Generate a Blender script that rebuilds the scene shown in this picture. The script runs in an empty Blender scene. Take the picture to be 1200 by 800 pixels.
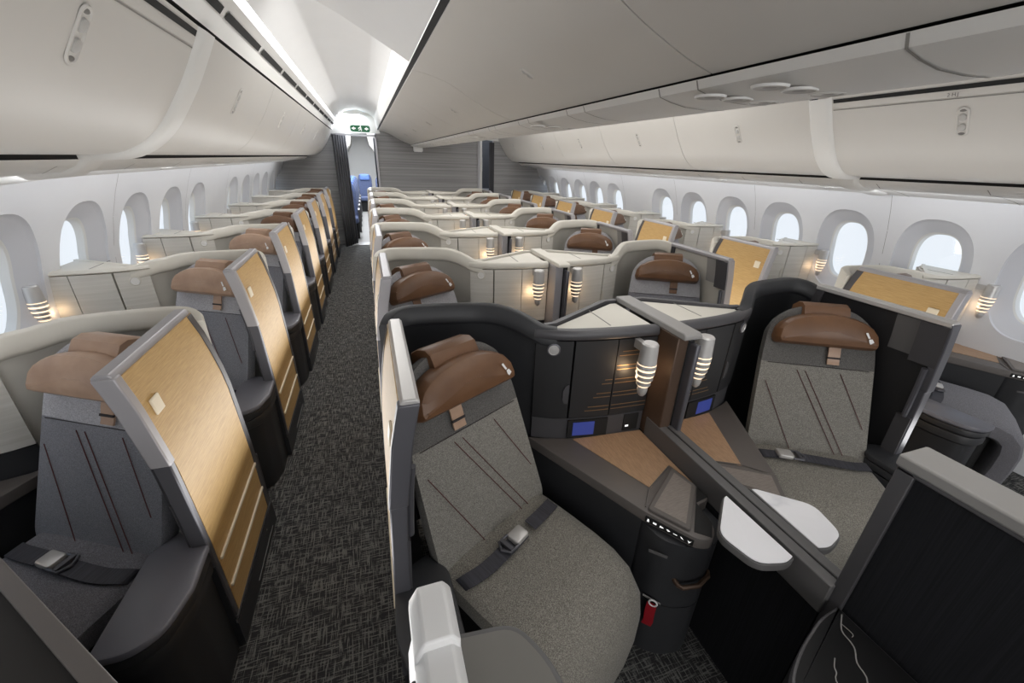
import bpy, bmesh, math, random
from math import sin, cos, pi, radians, sqrt, atan2
from mathutils import Vector, Matrix
random.seed(7)
SC = bpy.context.scene
COL = SC.collection
EYE = 1.70
CX = 1.10            # cabin centre line
SX = 1.085           # centre line between the two middle seats
PITCH = 1.125        # seat row pitch
NROW = 7
YB = 9.2             # rear bulkhead

# ------------------------------------------------------------------ materials
def lin(c):
    return tuple((x/255/12.92) if x/255 <= .04045 else ((x/255+.055)/1.055)**2.4 for x in c) + (1,)
class N:
    """small node helper"""
    def __init__(s, name):
        s.m = bpy.data.materials.new(name); s.m.use_nodes = True
        s.t = s.m.node_tree; s.t.nodes.clear()
        s.out = s.t.nodes.new('ShaderNodeOutputMaterial')
        s.p = s.t.nodes.new('ShaderNodeBsdfPrincipled')
        s.t.links.new(s.p.outputs[0], s.out.inputs[0])
    def new(s, typ, **kw):
        n = s.t.nodes.new(typ)
        for k, v in kw.items():
            if k in n.inputs: n.inputs[k].default_value = v
            else: setattr(n, k, v)
        return n
    def link(s, a, b): s.t.links.new(a, b)
    def coord(s, scale=(1,1,1), rot=(0,0,0), kind='Object'):
        c = s.new('ShaderNodeTexCoord'); m = s.new('ShaderNodeMapping')
        m.inputs['Scale'].default_value = scale; m.inputs['Rotation'].default_value = rot
        s.link(c.outputs[kind], m.inputs[0]); return m.outputs[0]
    def noise(s, co, scale, detail=3, rough=.6):
        n = s.new('ShaderNodeTexNoise'); n.inputs['Scale'].default_value = scale
        n.inputs['Detail'].default_value = detail; n.inputs['Roughness'].default_value = rough
        s.link(co, n.inputs['Vector']); return n.outputs[0]
    def ramp(s, fac, stops):
        r = s.new('ShaderNodeValToRGB'); e = r.color_ramp.elements
        while len(e) < len(stops): e.new(.5)
        for i, (p, c) in enumerate(stops):
            e[i].position = p; e[i].color = c
        s.link(fac, r.inputs[0]); return r.outputs[0]
    def mix(s, fac, a, b, typ='MIX'):
        m = s.new('ShaderNodeMix', data_type='RGBA', blend_type=typ)
        for sock, v in ((m.inputs[0], fac), (m.inputs[6], a), (m.inputs[7], b)):
            if hasattr(v, 'is_linked'): s.link(v, sock)
            else: sock.default_value = v
        return m.outputs[2]
    def bump(s, h, strength=.2, dist=.002):
        b = s.new('ShaderNodeBump'); b.inputs['Strength'].default_value = strength
        b.inputs['Distance'].default_value = dist
        s.link(h, b.inputs['Height']); s.link(b.outputs[0], s.p.inputs['Normal'])
def plain(name, c, rough=.5, metal=0, spec=.5, coat=0, var=.04):
    n = N(name); co = n.coord()
    f = n.noise(co, 3.0, 3)
    a = lin(c); d = tuple(max(0, x*(1-var*2)) for x in a[:3])+(1,)
    n.link(n.ramp(f, [(.3, d), (.7, a)]), n.p.inputs['Base Color'])
    n.p.inputs['Roughness'].default_value = rough; n.p.inputs['Metallic'].default_value = metal
    n.p.inputs['Specular IOR Level'].default_value = spec
    if coat:
        n.p.inputs['Coat Weight'].default_value = coat; n.p.inputs['Coat Roughness'].default_value = .15
    return n.m
def fabric(name, dark, light, scale=420, band=None):
    """woven cloth; band=(height, dark, light) gives the upper panel of a backrest its own cloth"""
    n = N(name); co = n.coord((1, 1, 2.2))
    f = n.noise(co, scale, 2, .7); f2 = n.noise(co, scale*.25, 2, .6)
    c = n.ramp(f, [(.36, lin(dark)), (.64, lin(light))])
    if band:
        c2 = n.ramp(f, [(.36, lin(band[1])), (.64, lin(band[2]))])
        tc = n.new('ShaderNodeTexCoord'); sp = n.new('ShaderNodeSeparateXYZ'); n.link(tc.outputs['Object'], sp.inputs[0])
        g = n.new('ShaderNodeMath', operation='GREATER_THAN'); g.inputs[1].default_value = band[0]
        n.link(sp.outputs['Z'], g.inputs[0]); c = n.mix(g.outputs[0], c, c2)
    c = n.mix(n.ramp(f2, [(.35, (.25,)*3+(1,)), (.65, (0,)*3+(1,))]), c, lin(dark))
    n.link(c, n.p.inputs['Base Color']); n.p.inputs['Roughness'].default_value = .92
    n.p.inputs['Specular IOR Level'].default_value = .15
    n.p.inputs['Sheen Weight'].default_value = .15
    n.bump(f, .5, .0015)
    return n.m
def lines(name, c1, c2, scale, rough=.5, metal=0, coat=0, thr=(.35, .65), spec=.5, bump=0):
    """streaked material (wood, brushed metal, lined panels); scale stretches the streaks"""
    n = N(name); co = n.coord(scale)
    f = n.noise(co, 1.0, 4, .65)
    n.link(n.ramp(f, [(thr[0], lin(c1)), (thr[1], lin(c2))]), n.p.inputs['Base Color'])
    n.p.inputs['Roughness'].default_value = rough; n.p.inputs['Metallic'].default_value = metal
    n.p.inputs['Specular IOR Level'].default_value = spec
    if coat: n.p.inputs['Coat Weight'].default_value = coat; n.p.inputs['Coat Roughness'].default_value = .2
    if bump: n.bump(f, bump, .001)
    return n.m
def glow(name, c, s):
    n = N(name); n.p.inputs['Base Color'].default_value = lin(c)
    n.p.inputs['Emission Color'].default_value = lin(c); n.p.inputs['Emission Strength'].default_value = s
    return n.m
def leather(name, c1, c2):
    n = N(name); co = n.coord()
    f = n.noise(co, 6, 4); g = n.noise(co, 300, 2)
    n.link(n.ramp(f, [(.3, lin(c1)), (.7, lin(c2))]), n.p.inputs['Base Color'])
    n.p.inputs['Roughness'].default_value = .42; n.bump(g, .12, .001); return n.m
def marble(name, base, vein, w0, w1, sc):
    n = N(name); co = n.coord((1, 1, 1), (0, 0, .6))
    d = n.noise(co, sc, 5, .6); m = n.new('ShaderNodeVectorMath', operation='ADD')
    n.link(co, m.inputs[0]); n.link(d, m.inputs[1])
    f = n.noise(m.outputs[0], sc*.8, 2, .5)
    mid = .5
    n.link(n.ramp(f, [(mid-w1, lin(base)), (mid-w0, lin(vein)), (mid+w0, lin(vein)), (mid+w1, lin(base))]), n.p.inputs['Base Color'])
    n.p.inputs['Roughness'].default_value = .3; return n.m
def carpet_mat():
    n = N('woven_carpet'); c1 = n.coord((9, 110, 1)); c2 = n.coord((110, 9, 1)); c3 = n.coord((1, 1, 1))
    a = n.noise(c1, 1.6, 2, .5); b = n.noise(c2, 1.6, 2, .5); f = n.noise(c3, 260, 2, .7)
    ra = n.ramp(a, [(.52, (0, 0, 0, 1)), (.62, (1, 1, 1, 1))]); rb = n.ramp(b, [(.52, (0, 0, 0, 1)), (.62, (1, 1, 1, 1))])
    fa = n.mix(1.0, ra, rb, 'ADD')
    col = n.mix(fa, lin((58, 58, 59)), lin((132, 131, 128)))
    col = n.mix(n.ramp(f, [(.35, (.55,)*3+(1,)), (.65, (0,)*3+(1,))]), col, lin((40, 40, 42)))
    n.link(col, n.p.inputs['Base Color']); n.p.inputs['Roughness'].default_value = .95
    n.p.inputs['Specular IOR Level'].default_value = .1; n.bump(f, .6, .003); return n.m
def glass_mat():
    n = N('window_glass'); t = n.new('ShaderNodeBsdfTransparent'); g = n.new('ShaderNodeBsdfGlossy')
    g.inputs['Roughness'].default_value = .05
    mx = n.new('ShaderNodeMixShader'); mx.inputs[0].default_value = .06
    n.link(t.outputs[0], mx.inputs[1]); n.link(g.outputs[0], mx.inputs[2]); n.link(mx.outputs[0], n.out.inputs[0])
    n.t.nodes.remove(n.p); return n.m

M = dict(
    white=plain('cabin_white', (222, 221, 218), .45, var=.01),
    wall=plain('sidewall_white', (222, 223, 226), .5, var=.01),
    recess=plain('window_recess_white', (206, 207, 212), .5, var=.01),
    bin=plain('bin_white', (206, 203, 198), .42, var=.012),
    ceil=plain('ceiling_white', (232, 232, 232), .55, var=.01),
    seam=plain('dark_seam', (20, 20, 20), .8),
    greyseam=plain('grey_seam', (140, 138, 134), .7),
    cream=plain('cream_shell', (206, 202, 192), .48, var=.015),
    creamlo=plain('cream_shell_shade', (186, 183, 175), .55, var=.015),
    creampanel=lines('cream_lined_panel', (198, 195, 187), (208, 205, 198), (2, 2, 90), .45, thr=(.4, .6)),
    charcoal=plain('charcoal_shell', (50, 51, 54), .5, var=.03),
    black=plain('black_panel', (36, 36, 38), .5, var=.03),
    blackfab=lines('black_lined_fabric', (26, 27, 30), (36, 37, 41), (3, 260, 3), .85, spec=.2),
    grey=plain('grey_trim', (96, 95, 95), .45, var=.02),
    greylight=plain('grey_ledge', (142, 140, 138), .45, var=.02),
    taupe=plain('taupe_trim', (98, 93, 90), .5, var=.02),
    silver=plain('silver_metal', (205, 203, 201), .36, metal=.45),
    lilac=plain('silver_trim', (176, 174, 178), .36, metal=.35),
    steel=plain('dark_steel', (104, 104, 110), .38, metal=.5),
    gun=plain('gunmetal_trim', (78, 77, 80), .42, metal=.15),
    gold=lines('gold_door_panel', (172, 139, 87), (192, 159, 105), (8, 14, 260), .48, coat=.06),
    pale=plain('pale_strip', (232, 222, 200), .35, metal=.2),
    wood=lines('walnut_shelf', (154, 124, 98), (178, 146, 116), (260, 30, 30), .42, coat=.1),
    wood2=lines('grey_wood_lid', (120, 112, 106), (138, 130, 124), (30, 260, 30), .45),
    marble=marble('white_marble', (240, 240, 244), (226, 227, 232), .002, .03, 1.6),
    bmarble=plain('black_marble', (29, 29, 30), .3, var=.1),
    brown=leather('brown_leather', (100, 70, 48), (120, 86, 60)),
    tan=leather('lit_tan_leather', (158, 128, 108), (186, 156, 132)),  # tan lightened, the light on the left headrests put into the colour
    khaki=fabric('khaki_grey_fabric', (94, 92, 87), (168, 165, 158), 330, band=(.395, (68, 67, 67), (122, 120, 118))),
    khaki2=fabric('khaki_grey_seat_fabric', (98, 95, 89), (164, 160, 151), 330),
    heather=fabric('heather_grey_fabric', (104, 105, 112), (156, 157, 165), 380, band=(.395, (150, 150, 155), (205, 205, 210))),
    heather2=fabric('heather_grey_seat_fabric', (94, 93, 98), (142, 141, 147), 380),
    stitch=plain('dark_red_stitch', (88, 44, 44), .8),
    darkstitch=plain('dark_stitch', (52, 48, 50), .8),
    belt=lines('belt_webbing', (52, 52, 58), (72, 72, 80), (200, 8, 8), .7),
    rubber=plain('black_rubber', (18, 18, 19), .7),
    curtain=lines('grey_curtain', (70, 70, 74), (92, 92, 96), (60, 60, 2), .9, spec=.2),
    bulk=lines('grey_lined_bulkhead', (132, 131, 132), (158, 157, 157), (.4, .4, 60), .7, thr=(.38, .62)),
    carpet=carpet_mat(), glass=glass_mat(),
    screen=glow('blue_screen', (48, 60, 128), .5),
    screen2=glow('dark_screen', (10, 12, 26), .4),
    warm=glow('warm_lamp_glow', (255, 222, 186), 1.4),
    cove=glow('cove_light_white', (250, 250, 255), 1.3),
    icon=glow('white_icon', (240, 240, 240), .9),
    whiteplastic=plain('white_plastic', (236, 236, 236), .4),
    red=plain('red_tag', (150, 10, 28), .6),
    exitgreen=glow('exit_green', (40, 96, 66), .5),
    litgroove=plain('lamplit_groove', (150, 122, 88), .35, metal=.6),  # gold tone of lamplight along the grooves, put into the colour
    leatherhandle=plain('brown_handle', (96, 78, 66), .4, metal=.4),
    ecoseat=fabric('blue_grey_economy_fabric', (58, 66, 92), (104, 116, 150), 120),
    ecoblue=plain('economy_headcover', (92, 122, 186), .7),
    padtop=plain('armrest_pad_grey', (104, 104, 112), .4),
    darkbrown=plain('dark_brown_panel', (36, 33, 31), .7),
    ledgegrey=plain('warm_grey_ledge', (124, 122, 117), .5),
    latchgrey=plain('latch_shadow_grey', (186, 184, 181), .5),
    latchdark=plain('latch_dark_grey', (120, 118, 115), .5),
)

# ------------------------------------------------------------------ mesh builder
def ident(p): return p
class MB:
    def __init__(s, T=ident): s.v = []; s.f = []; s.mi = []; s.T = T
    def add(s, vs, fs, m=0):
        b = len(s.v); s.v += [tuple(s.T(tuple(p))) for p in vs]
        for f in fs: s.f.append([b+i for i in f]); s.mi.append(m)
    def loft(s, rings, m=0, closed=True, cap=True, wrap=False):
        n = len(rings[0]); vs = [p for r in rings for p in r]; fs = []
        R = len(rings)
        for i in range(R if wrap else R-1):
            j2 = (i+1) % R
            for k in range(n if closed else n-1):
                k2 = (k+1) % n
                fs.append((i*n+k, i*n+k2, j2*n+k2, j2*n+k))
        if closed and cap and not wrap:
            fs.append(tuple(range(n))[::-1]); fs.append(tuple((R-1)*n+k for k in range(n)))
        s.add(vs, fs, m)
    def box(s, x0, x1, y0, y1, z0, z1, m=0):
        s.loft([[(x0, y0, z), (x1, y0, z), (x1, y1, z), (x0, y1, z)] for z in (z0, z1)], m)
    def prism(s, poly, z0, z1, m=0):
        s.loft([[(x, y, z) for x, y in poly] for z in (z0, z1)], m)
    def bprism(s, poly, z0, z1, b=.004, m=0):
        """prism with a bevelled rim"""
        cx = sum(p[0] for p in poly)/len(poly); cy = sum(p[1] for p in poly)/len(poly)
        def sc(d): return inset(poly, d)
        s.loft([[(x, y, z) for x, y in q] for q, z in ((sc(b), z0), (poly, z0+b), (poly, z1-b), (sc(b*.35), z1-b*.3), (sc(b), z1))], m)
    def tube(s, pts, r, n=8, m=0, cap=True):
        rings = []; pts = [Vector(p) for p in pts]
        prev = None
        for i, p in enumerate(pts):
            t = (pts[min(i+1, len(pts)-1)]-pts[max(i-1, 0)]).normalized()
            if prev is None: a = t.orthogonal().normalized()
            else: a = (prev-t*prev.dot(t)).normalized()
            prev = a; b = t.cross(a)
            rr = r[i] if isinstance(r, (list, tuple)) else r
            rings.append([tuple(p+a*(rr*cos(2*pi*k/n))+b*(rr*sin(2*pi*k/n))) for k in range(n)])
        s.loft(rings, m, cap=cap)
    def lathe(s, prof, c, ax=(0, 0, 1), n=20, m=0, ms=None):
        ax = Vector(ax).normalized(); a = ax.orthogonal().normalized(); b = ax.cross(a); c = Vector(c)
        rings = [[tuple(c+ax*h+a*(r*cos(2*pi*k/n))+b*(r*sin(2*pi*k/n))) for k in range(n)] for r, h in prof]
        if ms:
            for i in range(len(rings)-1): s.loft(rings[i:i+2], ms[i], cap=False)
            s.add(rings[0], [tuple(range(n))[::-1]], ms[0]); s.add(rings[-1], [tuple(range(n))], ms[-1])
        else: s.loft(rings, m)
    def strap(s, pts, wdir, w, th, m=0):
        """flat band along pts; wdir = width direction"""
        rings = []; pts = [Vector(p) for p in pts]; wv = Vector(wdir).normalized()*w/2
        for i, p in enumerate(pts):
            t = (pts[min(i+1, len(pts)-1)]-pts[max(i-1, 0)]).normalized(); nn = t.cross(wv).normalized()*th/2
            rings.append([tuple(p+wv+nn), tuple(p-wv+nn), tuple(p-wv-nn), tuple(p+wv-nn)])
        s.loft(rings, m)
    def pillow(s, outline, P, df, db, m=0, bulge=.0, edge=.03):
        """outline (u,v) puffed between depth -db and +df through the map P(u,v,d)"""
        rings = []
        e = edge
        for ins, d in ((e, -db), (e*.3, -db*.75), (0, -db*.35), (0, df*.35), (e*.12, df*.68), (e*.42, df*.9), (e, df)):
            rings.append([P(u, v, d) for u, v in inset(outline, ins)])
        q = inset(outline, e); cu = sum(p[0] for p in q)/len(q); cv = sum(p[1] for p in q)/len(q)
        for t in (.75, .45, .18):
            rings.append([P(cu+(u-cu)*t, cv+(v-cv)*t, df+bulge*(1-t*t)) for u, v in q])
        s.loft(rings, m)
    def build(s, name, mats, parent=None, smooth=True, angle=38, bevel=0, loc=None):
        me = bpy.data.meshes.new(name); me.from_pydata(s.v, [], s.f)
        if not isinstance(mats, (list, tuple)): mats = [mats]
        for x in mats: me.materials.append(M[x])
        me.polygons.foreach_set('material_index', s.mi)
        bm = bmesh.new(); bm.from_mesh(me); bmesh.ops.remove_doubles(bm, verts=bm.verts, dist=1e-6)
        bmesh.ops.recalc_face_normals(bm, faces=bm.faces); bm.to_mesh(me); bm.free()
        if smooth:
            me.shade_smooth(); me.set_sharp_from_angle(angle=radians(angle))
        o = bpy.data.objects.new(name, me); COL.objects.link(o)
        if parent: o.parent = parent
        if loc: o.location = loc
        if bevel:
            b = o.modifiers.new('bevel', 'BEVEL'); b.width = bevel; b.segments = 2; b.limit_method = 'ANGLE'; b.angle_limit = radians(50)
        return o
def area2(p): return sum(p[i][0]*p[(i+1) % len(p)][1]-p[(i+1) % len(p)][0]*p[i][1] for i in range(len(p)))
def inset(poly, d):
    if d == 0: return list(poly)
    n = len(poly); s = 1 if area2(poly) > 0 else -1; out = []
    for i in range(n):
        a, b, c = poly[i-1], poly[i], poly[(i+1) % n]
        e1 = Vector((b[0]-a[0], b[1]-a[1])); e2 = Vector((c[0]-b[0], c[1]-b[1]))
        if e1.length < 1e-9 or e2.length < 1e-9: out.append(b); continue
        e1.normalize(); e2.normalize()
        n1 = Vector((-e1.y, e1.x))*s; n2 = Vector((-e2.y, e2.x))*s
        k = max(.35, 1+n1.dot(n2)); q = (n1+n2)*(d/k)
        out.append((b[0]+q.x, b[1]+q.y))
    return out
def rpoly(pts, r, n=5):
    out = []; L = len(pts)
    for i in range(L):
        rr = r[i] if isinstance(r, (list, tuple)) else r
        a, b, c = Vector(pts[i-1]), Vector(pts[i]), Vector(pts[(i+1) % L])
        if rr <= 0: out.append(tuple(b)); continue
        u = (a-b); v = (c-b); rr2 = min(rr, u.length*.48, v.length*.48)
        p, q = b+u.normalized()*rr2, b+v.normalized()*rr2
        for k in range(n+1):
            t = k/n; out.append(tuple(p*(1-t)**2+b*2*t*(1-t)+q*t*t))
    return out
def smooth_path(pts, sub=6):
    out = []; n = len(pts)
    for i in range(n-1):
        p0, p1, p2, p3 = [Vector(pts[max(0, min(n-1, j))]) for j in (i-1, i, i+1, i+2)]
        for k in range(sub):
            t = k/sub
            out.append(tuple(.5*((2*p1)+(p2-p0)*t+(2*p0-5*p1+4*p2-p3)*t*t+(3*p1-p0-3*p2+p3)*t**3)))
    out.append(tuple(pts[-1])); return out
def normals2(path):
    """unit normals (to the right of travel) of a plan path"""
    out = []
    for i in range(len(path)):
        a, b = path[max(0, i-1)], path[min(len(path)-1, i+1)]
        t = Vector((b[0]-a[0], b[1]-a[1])).normalized(); out.append((t.y, -t.x))
    return out
def tag(o, label=None, cat=None, group=None, kind=None):
    for k, v in (('label', label), ('category', cat), ('group', group), ('kind', kind)):
        if v: o[k] = v
    return o
def empty(name, loc, label, cat, group=None):
    o = bpy.data.objects.new(name, None); o.empty_display_size = .1; COL.objects.link(o); o.location = loc
    return tag(o, label, cat, group)
def copy_tree(o, parent=None, skip=()):
    c = o.copy(); COL.objects.link(c)
    if parent: c.parent = parent
    for ch in list(KIDS.get(o.name, ())) or list(o.children):
        if ch.name.split('.')[0] not in skip: copy_tree(ch, c, skip)
    return c
KIDS = {}
def structure(o): o['kind'] = 'structure'; return o

# ------------------------------------------------------------------ seat
def dome(hw, hs, h, v0, n=10):
    """upright outline: straight sides up to hs then a dome up to h"""
    pts = [(-hw*.93, v0), (hw*.93, v0), (hw, v0+.05), (hw*.93, hs)]
    for k in range(1, n):
        a = pi*k/n; pts.append((hw*.93*cos(a), hs+(h-hs)*sin(a)**.62))
    pts += [(-hw*.93, hs), (-hw, v0+.05)]
    return rpoly(pts, [.035, .035]+[.02]*(len(pts)-2), 3)
RC = radians(21)
def make_seat(kind, sgn):
    back_m, seat_m = ('khaki', 'khaki2') if kind == 'khaki' else ('heather', 'heather2')
    head_m = 'brown'
    if kind == 'tan': head_m = 'tan'
    root = empty('aircraft_seat', (0, 0, 0), '', 'seat')
    T = lambda p: (sgn*p[0], p[1], p[2])
    bz = .47
    # the backrest has its origin at its foot so its cloth can change at a height
    def PB(u, v, d): return (sgn*u, v*sin(RC)-d*cos(RC), v*cos(RC)+d*sin(RC))
    ol = dome(.258, .45, .708, -.03)
    b = MB(); b.pillow(ol, PB, .0, .085, 0, .006, .03)
    for (u0, v0, u1, v1) in ((-.05, .395, .165, .0), (-.085, .395, .13, .0), (.10, .395, .222, .15), (-.215, .33, -.07, .01)):
        n = 14
        pts = [PB(sgn*(u0+(u1-u0)*k/n), v0+(v1-v0)*k/n, .0085) for k in range(n+1)]
        b.tube(pts, .0016, 5, 1)
    b.tube([PB(-.215+.43*k/12, .42, .0075) for k in range(0, 13)], .0016, 5, 2)
    back = b.build('backrest', [back_m, 'stitch', 'darkstitch'], root, loc=(0, .03, bz))
    # leather headrest: half-moon pad, a saddle over the top of the backrest, and a pull tab
    def PH(u, v, d): q = PB(u, v, d); return (q[0], q[1]+.03, q[2]+bz)
    hm = [(-.205, .515), (.205, .515)]
    for k in range(0, 13):
        a = pi*k/12; hm.append((.213*cos(a), .543+.125*sin(a)**.8))
    hm = rpoly(hm, [.03, .03]+[.005]*13, 3)
    h = MB(); h.pillow(hm, PH, .075, -.008, 0, .008, .03)
    hd = h.build('headrest', [head_m, 'darkstitch'], root)
    sd = MB()
    rings = []
    for u in (-.095, -.088, .0, .088, .095):
        e = .004 if abs(u) > .09 else 0
        pr = [(.60, .012), (.66, .03), (.70, .022), (.718, .0), (.722, -.045), (.712, -.09), (.67, -.1), (.60, -.098)]
        rings.append([PH(u, v-e, d) for v, d in pr]+[PH(u, .60, -.06)])
    sd.loft(rings, 0); sd.build('headrest_saddle', head_m, root)
    st = MB(); tb = [(.53, .014), (.49, .016), (.45, .014), (.435, .016)]
    st.strap([PH(-.055, v, d+.004) for v, d in tb], (1, 0, 0), .05, .006, 0)
    st.strap([PH(-.055, v, .022) for v in (.47, .462)], (1, 0, 0), .052, .008, 1)
    st.build('headrest_strap', [head_m if kind != 'khaki' else 'tan', 'darkstitch'], root, smooth=False)
    # small white emblem at the passenger's left end of the pad
    em = MB(); ue = .145
    def PE(u, v): return PH((u+ue)*sgn, v, .0835)
    em.add([PE(-.012, .592), PE(-.003, .594), PE(.009, .570), PE(.001, .568)], [(0, 1, 2, 3)])
    em.add([PE(.004, .565), PE(.017, .567), PE(.026, .553), PE(.012, .543), PE(.006, .552)], [(0, 1, 2, 3, 4)])
    em.build('emblem', 'whiteplastic', hd, smooth=False)
    # cushion: rolls over at the front and drops as a leg rest
    path = [(.06, .435, .255), (.0, .435, .255), (-.12, .432, .253), (-.22, .43, .248), (-.30, .426, .24), (-.355, .408, .232), (-.395, .365, .222), (-.41, .30, .212), (-.412, .20, .202), (-.405, .10, .195), (-.40, .07, .19)]
    rings = []
    for i, (y, z, hw) in enumerate(path):
        a = path[max(0, i-1)]; c = path[min(len(path)-1, i+1)]
        t = Vector((0, c[0]-a[0], c[1]-a[1])).normalized(); nn = Vector((0, t.z, -t.y))
        if nn.z < 0 and i < 5: nn = -nn
        if i >= 5: nn = Vector((0, -abs(nn.y), abs(nn.z)))
        ring = []
        for k in range(20):
            an = 2*pi*k/20; cu = abs(cos(an))**.35*(1 if cos(an) > 0 else -1); sv = abs(sin(an))**.45*(1 if sin(an) > 0 else -1)
            p = Vector((hw*cu, y, z))+nn*(.055*sv); ring.append(tuple(p))
        rings.append(ring)
    c = MB(T); c.loft(rings, 0)
    cu = c.build('seat_cushion', seat_m, root)
    # seat belt across the crease, buckle near the middle
    bl = MB(T); ub0 = .05 if kind == 'khaki' and sgn < 0 else 0
    pts = [(-.235, -.03, .478), (-.22, -.045, .496), (-.15, -.06, .501), (-.05, -.062, .508), (.0, -.06, .510), (.03+ub0, -.058, .511)]
    bl.strap(smooth_path(pts, 4), (0, 1, .05), .05, .004, 0)
    pts = [(.07+ub0, -.055, .511), (.14, -.05, .504), (.19, -.045, .499), (.22, -.04, .494), (.235, -.03, .478)]
    bl.strap(smooth_path(pts, 4), (0, 1, .05), .05, .004, 0)
    belt = bl.build('seat_belt', 'belt', root, smooth=False)
    ub = -.06 if sgn > 0 else (.07 if kind == 'khaki' else -.03)
    bk = MB(lambda p: T((p[0]+ub, p[1], p[2]-.004 if sgn < 0 else p[2]-.002)))
    bk.bprism(rpoly([(.03, -.085), (.095, -.08), (.095, -.028), (.03, -.03)], .012), .508, .53, .006, 0)
    bk.tube([(.035, -.085, .522), (-.005, -.085, .52), (-.02, -.057, .52), (-.005, -.03, .52), (.035, -.03, .522)], .005, 8, 1)
    bk.box(-.002, .012, -.085, -.03, .512, .528, 1)
    bk.build('buckle', ['silver', 'steel'], belt)
    bs = MB(T); bs.bprism(rpoly([(-.17, -.33), (.17, -.33), (.20, .1), (-.20, .1)], .03), .0, .38, .01)
    bs.build('seat_base', 'rubber', root)
    return root

# ------------------------------------------------------------------ suite
FRONT = [(.535, 1.345), (.565, 1.322), (.61, 1.298), (.66, 1.279), (.70, 1.268), (.80, 1.252), (.90, 1.242), (1.05, 1.235)]
def front_at(x):
    for a, b in zip(FRONT, FRONT[1:]):
        if x <= b[0]: return a[1]+(b[1]-a[1])*(x-a[0])/(b[0]-a[0])
    return FRONT[-1][1]
def seg(x0, x1, off=0, n=6):
    pts = [(x0+(x1-x0)*k/n, front_at(x0+(x1-x0)*k/n)) for k in range(n+1)]
    nn = normals2(pts); return [(p[0]+q[0]*off, p[1]+q[1]*off) for p, q in zip(pts, nn)]
def door_x(z):
    pr = [(.0, -.05), (.12, -.05), (.5, -.045), (.85, -.03), (1.05, -.005), (1.18, .022), (1.3, .04)]
    for a, b in zip(pr, pr[1:]):
        if z <= b[0]: return a[1]+(b[1]-a[1])*(z-a[0])/(b[0]-a[0])
    return pr[-1][1]
def door_y(z, dz):
    """rear edge of the sliding door: rounded off towards the top"""
    t = max(0, (z-(.85+dz))/.33); return 1.44-.05*t**1.6
def make_suite(kind, sgn):
    win = kind == 'window'
    T = lambda p: (sgn*p[0], p[1], p[2])
    dark = kind == 'dark'
    zs = 1.135 if win else 1.18
    zc = 1.10 if win else 1.115
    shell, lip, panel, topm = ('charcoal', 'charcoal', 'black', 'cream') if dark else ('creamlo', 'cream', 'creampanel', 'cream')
    lower = 'charcoal'
    root = empty('seat_suite', (0, 0, 0), '', 'seat suite')
    xe = .99 if win else 1.045
    # --- back shell with rolled lip, runs from the door round to the console
    ctl = [(.025, 1.41, zs-.03), (.045, 1.455, zs-.008), (.10, 1.49, zs), (.20, 1.49, zs), (.34, 1.47, zs), (.42, 1.435, zs), (.48, 1.39, zs-.01), (.525, 1.352, (zs+zc)/2+.005), (.575, 1.315, zc+.012), (.63, 1.29, zc+.004)]
    pth = smooth_path(ctl, 5); nn = normals2(pth); rings = []
    for (x, y, zt), (nx, ny) in zip(pth, nn):
        pr = [(-.04, .10), (-.04, zt-.01), (-.033, zt), (-.004, zt), (.004, zt-.006), (.012, zt-.04), (.016, zt-.058), (.012, zt-.07), (-.004, zt-.078), (-.012, zt-.12), (-.012, .10)]
        rings.append([(x+nx*o, y+ny*o, z) for o, z in pr])
    b = MB(T)
    n = len(rings[0])
    for i in range(len(rings)-1):
        for k in range(n):
            k2 = (k+1) % n
            m = 1 if k >= 8 else 0
            b.add([rings[i][k], rings[i][k2], rings[i+1][k2], rings[i+1][k]], [(0, 1, 2, 3)], m)
    b.add(rings[0], [tuple(range(n))], 0); b.add(rings[-1], [tuple(range(n))], 0)
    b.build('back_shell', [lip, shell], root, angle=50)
    # --- console body behind the faceted panels
    back = [(xe, 1.545), (1.0 if not win else .9, 1.545), (.64, 1.345), (.585, 1.35)]
    body = [p for p in seg(.585, xe, -.014)]+back
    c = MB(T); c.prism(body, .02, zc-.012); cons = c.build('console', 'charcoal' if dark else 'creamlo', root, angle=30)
    t = MB(T); t.bprism(inset(body, .012), zc-.014, zc-.002, .002)
    tx = .86 if not win else .8
    t.box(tx, tx+.004, 1.29, 1.50, zc-.003, zc-.0005, 1)
    t.build('console_top', [topm, 'greyseam'], root, smooth=False)
    # rim round the top
    r = MB(T)
    fr = seg(.555, xe, 0, 14); nf = normals2(fr); rings = []
    for (x, y), (nx, ny) in zip(fr, nf):
        hr = .018 if win else .035
        pr = [(-.03, zc-hr), (.012, zc-hr), (.018, zc-hr*.75), (.016, zc-.006), (.008, zc+.002), (-.018, zc+.003), (-.03, zc-.004)]
        rings.append([(x+nx*o, y+ny*o, z) for o, z in pr])
    r.loft(rings); r.strap([(.60, 1.345, zc-.006), (.645, 1.352, zc-.006), (.98, 1.552, zc-.006), (xe, 1.555, zc-.006)], (0, 0, 1), .03 if not win else .012, .02)
    r.build('console_rim', 'gun' if dark else lip, root, angle=45)
    # --- face panels
    def facepanel(name, x0, x1, z0, z1, mats, lines=False, thick=.012, par=root):
        b = MB(T); f = seg(x0, x1, thick); k = seg(x0, x1, -.012)
        b.prism(f+k[::-1], z0, z1, 0)
        if lines and dark:
            for i in range(5):
                for j in range(2):
                    z = .755+i*.062+j*.018
                    xs = max(x0+.004, .765+i*.03+j*.012)
                    if xs < x1-.02:
                        g = seg(xs, x1-.003, thick+.0012, 3); h = seg(xs, x1-.003, thick-.002, 3)
                        b.prism(g+h[::-1], z, z+.003, 1)
        return b.build(name, mats, par, angle=30)
    z0, z1 = .725, zc-(.022 if win else .04)
    zr = zc if not win else zc-.0
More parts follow.
